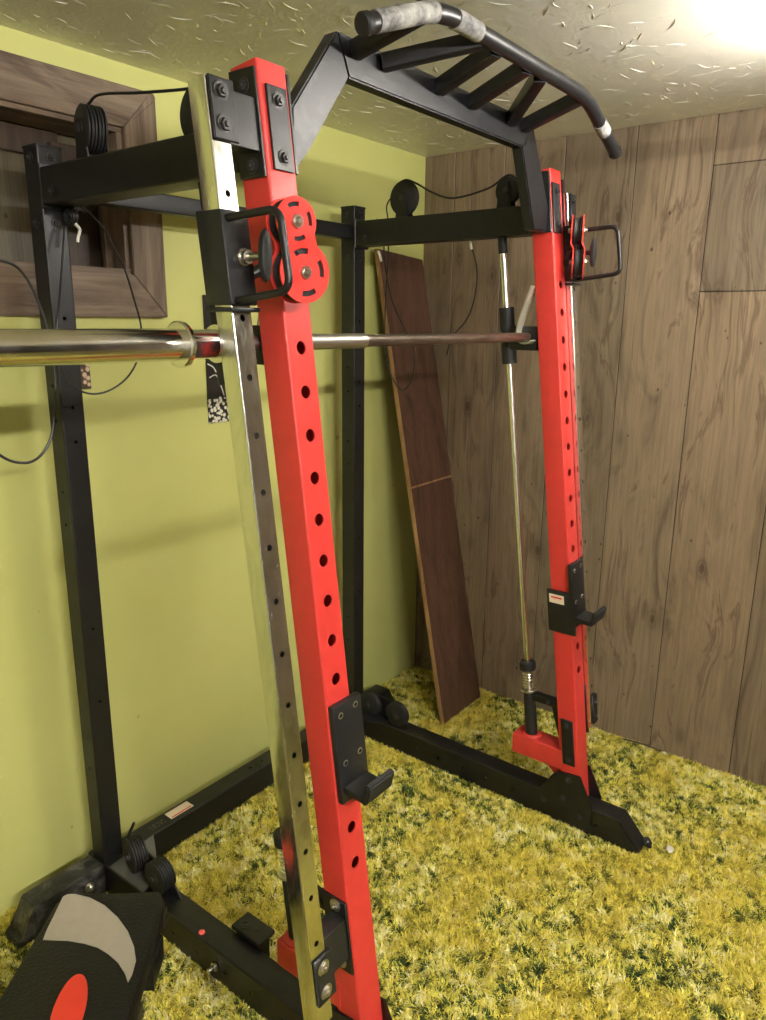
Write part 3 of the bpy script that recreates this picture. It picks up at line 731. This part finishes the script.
cable([(2.004, 1.50, 1.895), (2.004, 1.538, 1.859), (2.004, 1.53, 1.798), (2.0, 1.528, 1.693), (2.0, 1.536, 1.569), (2.0, 1.537, 1.441), (2.0, 1.515, 1.338), (2.0, 1.464, 1.282), (2.0, 1.425, 1.323), (2.0, 1.419, 1.413), (2.0, 1.456, 1.475), (2.0, 1.51, 1.568), (2.0, 1.54, 1.68), (2.0, 1.545, 1.734)], .0022)
cable([(2.0, 1.235, 1.745), (2.0, 1.208, 1.694), (2.0, 1.195, 1.637), (2.0, 1.202, 1.566), (2.0, 1.227, 1.507), (2.0, 1.275, 1.455), (2.01, 1.30, 1.40)], .0022)
for p in ((2.0, 1.229, 1.742), (1.99, 1.56, 1.72)):
    b = BM(); sweep(b, smooth_path([p, V(p)+V((0, -.006, -.012)), V(p)+V((0, -.012, -.032))]), .004, 8); part('cable_end', b, M['white'])
b = BM(); sweep(b, smooth_path([(.955, 1.60, .12), (.965, 1.60, .145), (.972, 1.60, .155), (.976, 1.59, .178)]), .004, 8); part('strap_end', b, M['rubber'])

# ================================================================ SMITH BAR
sm = empty('smith_barbell', 'chrome smith machine barbell lying across the rack between the guide rods', 'barbell'); BYc, BZc = .985, 1.462
sm.location = (1.4, BYc, BZc)
def spart(name, bm, mat, parent=None, smooth=35):
    for v in bm.verts: v.co -= sm.location
    return obj(name, bm, mat, parent or sm, smooth)
P = lambda x: V((x, BYc, BZc))
b = BM(); cyl(b, P(.86), P(1.932), .0125, seg=28, bev=.001); spart('shaft', b, M['shaft'])
b = BM(); cyl(b, P(.87), P(1.212), .0148, seg=28, bev=.002); spart('knurled_grip', b, M['knurl'])
b = BM(); lathe(b, P(.30), UX, [(0, 0), (0, .0225), (.002, .0245), (.45, .0245), (.455, .0245), (.455, .0)], 40); sl = spart('sleeve', b, M['chrome'])
b = BM(); lathe(b, P(.748), UX, [(0, .0), (0, .034), (.002, .0365), (.008, .0365), (.010, .034), (.010, .0)], 40); spart('collar', b, M['chrome'])
b = BM(); lathe(b, P(.758), UX, [(0, 0), (0, .0235), (.066, .0235), (.066, 0)], 40); spart('sleeve_neck', b, M['chrome'])
b = BM(); box(b, .772, .812, BYc-.020, BYc+.002, BZc-.0245, BZc+.0, .0); 
b.free()
t = NT('red_wrap_label')
M['wrap'] = t.set(Base_Color=t.ramp(t.noise(30, 5), [(.42, (.35, .02, .02, 1)), (.6, (.03, .028, .027, 1))]), Roughness=.3)
b = BM(); n = 14; ra = .0239
A_ = [[b.verts.new(P(x)+V((0, -math.cos(a)*ra, math.sin(a)*ra))) for a in [math.radians(-62+74*k/n) for k in range(n+1)]] for x in (.768, .815)]
for k in range(n): b.faces.new([A_[0][k], A_[0][k+1], A_[1][k+1], A_[1][k]])
spart('sleeve_label', b, M['wrap'])
b = BM(); lathe(b, P(.824), UX, [(0, .0), (0, .031), (.006, .031), (.008, .029), (.008, .0)], 40); spart('inner_collar', b, M['chrome'])
for s, xc in ((-1, .93), (1, 1.967)):
    ry = lambda z: rodp(xc, z)
    b = BM(); lathe(b, ry(1.385), LN, [(0, .010), (0, .0215), (.060, .0215), (.062, .0195), (.094, .0195), (.096, .0215), (.158, .0215), (.158, .010)], 32); bs = spart('slide_bushing', b, M['rubber'])
    b = BM(); box(b, xc-.018, xc+.018, BYc-.022, ry(1.46).y-.012, 1.425, 1.492, .003); spart('bar_bracket', b, M['black'], bs)
    # hook plate
    hx = xc-.030 if s > 0 else xc+.030
    prf = [(hx, BYc+.020, 1.452), (hx, BYc+.010, 1.440), (hx, BYc-.012, 1.440), (hx, BYc-.024, 1.452), (hx, BYc-.050, 1.56), (hx, BYc-.062, 1.612), (hx, BYc-.072, 1.612), (hx, BYc-.046, 1.455), (hx, BYc-.030, 1.430), (hx, BYc-.006, 1.424), (hx, BYc+.022, 1.43)]
    b = BM(); w = .017
    outer = [V((hx, BYc+.020, 1.4755)), V((hx, BYc-.004, 1.4785)), V((hx, BYc-.020, 1.470)), V((hx, BYc-.022, 1.452)), V((hx, BYc-.008, 1.4445)), V((hx, BYc+.012, 1.445))]
    A2 = []
    ribbon = smooth_path([(0, BYc-.019, 1.452), (0, BYc-.008, 1.4445), (0, BYc+.008, 1.4435), (0, BYc+.022, 1.450), (0, BYc+.030, 1.466), (0, BYc+.026, 1.50), (0, BYc+.010, 1.55), (0, BYc-.008, 1.600)], 6)
    L_ = len(ribbon)
    for i, p_ in enumerate(ribbon):
        t_ = (ribbon[min(i+1, L_-1)]-ribbon[max(i-1, 0)]).normalized(); nn = V((0, -t_.z, t_.y)); row = []
        for xx, oo in ((-w, 0), (w, 0), (w, .004), (-w, .004)): row.append(b.verts.new(V((hx+xx, p_.y, p_.z))+nn*oo))
        A2.append(row)
    for i in range(L_-1):
        for k in range(4): b.faces.new([A2[i][k], A2[i][(k+1) % 4], A2[i+1][(k+1) % 4], A2[i+1][k]])
    b.faces.new(A2[0]); b.faces.new(A2[-1][::-1])
    spart('safety_hook', b, M['hookplate'], smooth=40)

# ================================================================ J-HOOKS
def jhook(s, label):
    """s=-1 near upright, +1 far upright; the strap wraps the inner side"""
    x0, x1 = (XN0, XN1) if s < 0 else (XR0, XR1); inn = x1 if s < 0 else x0; sg = 1 if s < 0 else -1
    t = empty('j_hook', label, 'j-hook', None); zo = .645 if s < 0 else .650
    t.location = ((x0+x1)/2, front(0, zo), zo)
    def jp(name, bm, mat, par=None):
        for v in bm.verts: v.co -= t.location
        return obj(name, bm, mat, par or t, 35)
    pa, pb = sorted((inn+sg*.014, (x0+.002 if s < 0 else x1+.001)))
    b = BM(); box(b, pa, pb, -.014, -.0008, zo-.005, zo+.182, .002); fp = jp('front_plate', lean(b), M['plate'] if s < 0 else M['black'])
    za, zb = (zo-.03, zo+.095) if s > 0 else (zo+.02, zo+.12)
    a_, b_ = sorted((inn+sg*.0008, inn+sg*.012))
    b = BM(); box(b, a_, b_, -.013, .070, za, zb, .0015); jp('side_strap', lean(b), M['black'])
    b = BM(); b2, b3 = (pa+.006, pb-.004) if s < 0 else (pa+.004, pb-.002)
    zs_ = zo+.016; prism(b, [(b2, front(-.013, zs_), zs_), (b2, front(-.013, zs_)-.046, zs_-.004), (b2, front(-.013, zs_)-.048, zs_+.008), (b2, front(-.013, zs_), zs_+.012)], (b3-b2, 0, 0), 0, .001)
    jp('shelf', b, M['black'])
    b = BM(); yl = front(-.013, zs_)-.044
    prism(b, [(b2-.004, yl, zs_-.006), (b2-.004, yl-.012, zs_+.000), (b2-.004, yl-.020, zs_+.036), (b2-.004, yl-.008, zs_+.040)], (b3-b2+.008, 0, 0), 0, .003); jp('lip', b, M['rubber'])
    hs = [(pa+.018, zo+.162), (pb-.018, zo+.167), (pa+.018, zo+.07), (pb-.018, zo+.075)]
    for hx, hz in hs:
        b = BM(); p_ = V((hx, front(-.014, hz), hz)); lathe(b, p_, (0, -1, 0), [(0, 0), (0, .0066), (.0008, .0062), (.0008, .0042), (.0003, .004), (.0003, 0)], 18); jp('rivet', b, M['zinc'], fp); b = BM(); cyl(b, p_+V((0, -.0009, 0)), p_+V((0, -.0003, 0)), .0041); jp('rivet_hole', b, M['hole'], fp)
    if s > 0:
        b = BM(); box(b, inn-.0132, inn-.0124, .016, .062, zo+.058, zo+.084, .0002, 1); lean(b); q = jp('sticker', b, plain('hook_label_paper', srgb(232, 214, 190), .5, var=.03)); q['label'] = 'pale sticker with a dark red line of print'
        b = BM(); box(b, inn-.0136, inn-.0133, .022, .056, zo+.073, zo+.078); lean(b); jp('sticker_print', b, M['redplate'], q)
    return t
jhook(-1, 'dark steel J-hook with four small holes on the nearer red upright')
jhook(1, 'black J-hook with pale sticker on the farther red upright')

# ================================================================ WEIGHT BENCH
bench = empty('weight_bench', 'black padded weight bench with grey crescent and red oval on its pad', 'weight bench')
bO = V((.756, 1.336, .25)); bU = V((.660, -.751, 0)).normalized(); bL = V((-.748, -.657, .095)).normalized(); bN = V((.072, .063, .995)).normalized()
bench.location = (.55, 1.15, ZF)
def bp(u, l, n=0.0): return bO+bU*u+bL*l+bN*n
def bpart(name, bm, mat, parent=None, smooth=40):
    for v in bm.verts: v.co -= bench.location
    return obj(name, bm, mat, parent or bench, smooth)
# pad: rounded slab, wider towards the near end
b = BM(); N = 30; LP = .95; prof = []
def halfw(l): return .118+(.128-.118)*min(1, l/.35)
rows = []
for i in range(N+1):
    l = LP*i/N; e = min(1.0, min(l, LP-l)/.018); w = halfw(l)-.012*(1-math.sqrt(max(0, 1-(1-e)**2))); row = []
    r = .012
    for (uu, nn) in ((-w+r, 0), (-w+.004, -.003), (-w, -r), (-w, -.045), (-w+.006, -.055), (w-.006, -.055), (w, -.045), (w, -r), (w-.004, -.003), (w-r, 0)):
        row.append(b.verts.new(bp(uu, l, nn-(.006*(1-e)**2 if nn > -.02 else 0))))
    rows.append(row)
for A, B_ in zip(rows, rows[1:]):
    for k in range(10): b.faces.new([A[k], A[(k+1) % 10], B_[(k+1) % 10], B_[k]])
b.faces.new(rows[0]); b.faces.new(rows[-1][::-1])
pad = bpart('pad', b, M['pad'])
grey = [(-.0998, .1472), (-.1026, .1181), (-.1065, .0139), (-.0991, .0065), (-.0834, .0065), (-.0456, .0211), (-.0044, .0497), (.0348, .0899), (.0676, .1339), (.0914, .1781), (.1054, .2167), (.1075, .2528), (.105, .2725), (.0931, .2495), (.0715, .22), (.0475, .1973), (.0196, .1766), (-.0102, .1637), (-.0477, .1531)]
b = BM(); prism(b, [bp(u, l, .0002) for u, l in grey], bN*.0012); q = bpart('crescent_panel', b, M['greyvinyl'], pad); q['label'] = 'grey crescent-shaped vinyl panel'
b = BM(); cu_, cl_ = .016, .335; el = []
for k in range(40):
    a = 2*math.pi*k/40; du, dl = .029*math.cos(a), .090*math.sin(a)
    el.append(bp(cu_+du+.12*dl, cl_+dl-.0, .0002))
prism(b, el, bN*.0012); q = bpart('oval_panel', b, M['redvinyl'], pad); q['label'] = 'red oval vinyl panel'
# steel frame below the pad
for nm, l0, l1, uu in (('frame_rail', .03, .92, 0),):
    A = bp(uu-.025, l0, -.105); bpart(nm, tube(A, bL, bU, bN, l1-l0, .05, .05, {}, .003), M['black'])
for l in (.10, .80):
    base = bp(0, l, -.10); b = tube((base.x, base.y, ZF+.04), UZ, bU, V((-bU.y, bU.x, 0)), base.z-ZF-.035, .045, .045, {}, .003)
    for v in b.verts: v.co -= (bU*.0225+V((-bU.y, bU.x, 0))*.0225)
    bpart('leg', b, M['black'])
    f0 = V((base.x, base.y, ZF+.0))-bU*.12; bpart('foot_bar', tube(f0+V((0, 0, .002))-V((-bU.y, bU.x, 0))*.025, bU, V((-bU.y, bU.x, 0)), UZ, .19, .05, .045, {}, .003), M['black'])
b = BM(); c_ = bp(.085, .10, -.075); b2 = tube(bp(.07, .06, -.125), bL, bU, bN, .09, .05, .06, {}, .003); b.free(); bpart('hinge_block', b2, M['black'])
b = BM(); prism(b, [bp(.122, .03, -.02), bp(.122, .07, -.018), bp(.123, .07, -.05), bp(.123, .03, -.05)], bU*.002); bpart('pad_tab', b, M['plate'], pad)

# ================================================================ LEANING BOARD
p0 = V((2.196, 1.395, 0)); zt = 1.762; yt = YG-.022
dirb = V((.006, yt-p0.y, zt)); Lb = dirb.length; dirb.normalize(); sx = UX; nb_ = sx.cross(dirb).normalized()
def lb_(u, s_, n=0): return V((2.196, 1.397, -.012))+UX*u+dirb*s_+nb_*n
lean_board = empty('leaning_board', 'long dark brown board leaning upright in the corner against the green wall', 'board'); lean_board.location = (2.34, 1.4, ZF)
def lpart(name, bm, mat, par=None):
    for v in bm.verts: v.co -= lean_board.location
    return obj(name, bm, mat, par or lean_board, None)
W_ = .278; rnd = random.Random(3)
for nm, s0, s1 in (('lower_plank', 0, .926), ('upper_plank', .932, Lb+.0)):
    b = BM(); prism(b, [lb_(.004, s0), lb_(W_, s0+.004), lb_(W_, s1-(.02 if nm[0] == 'u' else 0)), lb_(.004, s1)], nb_*.016, 0, .001); lpart(nm, b, M['darkwood'])
b = BM(); n = 60; A = []
for i in range(n+1):
    s_ = Lb*i/n; e = .003+rnd.uniform(0, .007); A.append([b.verts.new(lb_(.003, s_, 0)), b.verts.new(lb_(.003, s_, -.0006-.0)), b.verts.new(lb_(.003+e, s_, -.0012)), b.verts.new(lb_(.0, s_, .0)), b.verts.new(lb_(.0, s_, .016)), b.verts.new(lb_(.003, s_, .016))])
for i in range(n):
    q, w = A[i], A[i+1]
    b.faces.new([q[3], q[2], w[2], w[3]]); b.faces.new([q[4], q[3], w[3], w[4]]); b.faces.new([q[5], q[4], w[4], w[5]]); b.faces.new([q[2], q[5], w[5], w[2]])
q = lpart('raw_edge', b, M['rawedge']); q['label'] = 'pale raw wood edge'
b = BM(); prism(b, [lb_(.004, .926, -.0006), lb_(W_, .930, -.0006), lb_(W_, .935, -.0006), lb_(.004, .933, -.0006)], nb_*.016); lpart('seam', b, M['rawedge'])

# ================================================================ BITS ON THE CARPET
b = BM(); rr = random.Random(2); bmesh.ops.create_icosphere(b, subdivisions=2, radius=.013)
for v in b.verts: v.co = V((v.co.x*1.2, v.co.y*.9, v.co.z*.5))*rr.uniform(.75, 1.2)+V((2.002, .468, .009))
tag(obj('paper_scrap', b, M['white'], smooth=30), 'small white crumpled scrap on the carpet beyond the rack foot', 'scrap')
b = BM(); sweep(b, smooth_path([(2.50, .79, .012), (2.505, .745, .014), (2.515, .70, .010), (2.51, .655, .009)]), .0045, 8, flat=.5)
tag(obj('cord', b, plain('brown_cord', srgb(70, 58, 36), .7)), 'short dark cord lying on the carpet beside the wood wall', 'cord')
b = BM(); bmesh.ops.create_icosphere(b, subdivisions=1, radius=.006)
for v in b.verts: v.co = v.co*rr.uniform(.7, 1.2)+V((2.50, .64, .012))
tag(obj('lint', b, M['white']), 'tiny white speck on the carpet edge at the wood wall', 'scrap')

# ================================================================ SHAG CARPET PILE
rg = np.random.default_rng(7)
def vnoise(x, y, s, seed):
    g = np.random.default_rng(seed).random((256, 256)); X, Y = x*s+31.7, y*s+47.3; xi, yi = np.floor(X).astype(int), np.floor(Y).astype(int); fx, fy = X-xi, Y-yi
    fx = fx*fx*(3-2*fx); fy = fy*fy*(3-2*fy); G = lambda a, c: g[a % 256, c % 256]
    return (G(xi, yi)*(1-fx)+G(xi+1, yi)*fx)*(1-fy)+(G(xi, yi+1)*(1-fx)+G(xi+1, yi+1)*fx)*fy
def pile(n, x0, x1, y0, y1):
    x = rg.uniform(x0, x1, n*2); y = rg.uniform(y0, y1, n*2)
    # keep what the photo's neighbourhood can see: beyond the bench side of the room
    keep = (x*.793+y*.609) > .55; x, y = x[keep][:n], y[keep][:n]; n = len(x)
    clump = vnoise(x, y, 22, 1)*.5+vnoise(x, y, 45, 2)*.5
    ang = 2*math.pi*(vnoise(x, y, 14, 3)*1.6+vnoise(x, y, 50, 4)*1.2)+rg.normal(0, .8, n)
    tilt = np.clip(rg.normal(.95, .35, n), .1, 1.4); L = rg.uniform(.014, .023, n)*(.8+.4*clump)
    dx, dy = np.cos(ang), np.sin(ang); wa = ang+rg.normal(math.pi/2, .6, n); wx, wy = np.cos(wa), np.sin(wa); w = rg.uniform(.0009, .0017, n)
    V_ = np.zeros((n, 5, 3)); z0 = ZF
    s1, s2 = .5, 1.0
    for j, (s_, tf, wf) in enumerate(((0, 0, 1), (0, 0, -1), (.55, .6, -1), (.55, .6, 1), (1, 1.0, 0))):
        h = L*np.cos(tilt*tf)*s_; r = L*np.sin(tilt*tf)*s_
        V_[:, j, 0] = x+dx*r+wx*w*wf; V_[:, j, 1] = y+dy*r+wy*w*wf; V_[:, j, 2] = z0+h
    # colour by yarn: mottled patches, each yarn keeps its own colour
    f = .16*vnoise(x, y, 26, 11)+.40*vnoise(x, y, 85, 12)+.22*vnoise(x, y, 130, 14)+.06*vnoise(x, y, 5, 13)+.16*rg.random(n)
    gold = np.clip((.6*vnoise(x, y, 9, 21)+.4*vnoise(x, y, 22, 22)-.45)*5, 0, 1)*.75
    f = f*(1-.45*gold)+.515*.45*gold
    f = np.clip((f-.5)*1.75+.515, 0, 1)+rg.normal(0, .018, n)
    ps = np.array([p for p, _ in CARPET]); cs = np.array([c[:3] for _, c in CARPET]); c = np.stack([np.interp(f, ps, cs[:, k]) for k in range(3)], 1)
    gc = np.array(srgb(216, 192, 72)[:3]); c = c*(1-gold[:, None]*.55)+gc*gold[:, None]*.55
    c *= rg.uniform(.85, 1.12, (n, 1))
    me = bpy.data.meshes.new('carpet_pile'); me.vertices.add(n*5); me.vertices.foreach_set('co', V_.reshape(-1))
    me.loops.add(n*7); base = np.arange(n)[:, None]*5; li = np.concatenate([base+np.array([[0, 1, 2, 3]]), base+np.array([[3, 2, 4]])], 1).reshape(-1)
    me.loops.foreach_set('vertex_index', li.astype(np.int32)); me.polygons.add(n*2)
    ls = (np.arange(n)[:, None]*7+np.array([[0, 4]])).reshape(-1); me.polygons.foreach_set('loop_start', ls.astype(np.int32))
    try: me.polygons.foreach_set('loop_total', np.tile([4, 3], n).astype(np.int32))
    except Exception: pass
    me.update(calc_edges=True); me.validate()
    at = me.color_attributes.new('yarn', 'FLOAT_COLOR', 'POINT'); cc = np.ones((n, 5, 4)); cc[:, :, :3] = c[:, None, :]
    at.data.foreach_set('color', cc.reshape(-1)); me.materials.append(M['yarn'])
    o = bpy.data.objects.new('shag_carpet', me); COL.objects.link(o); o['kind'] = 'stuff'
    tag(o, 'yellow, olive and cream shag carpet pile covering the floor', 'carpet'); return o
pile(560000, .15, XW-.002, -.1, YG-.002)
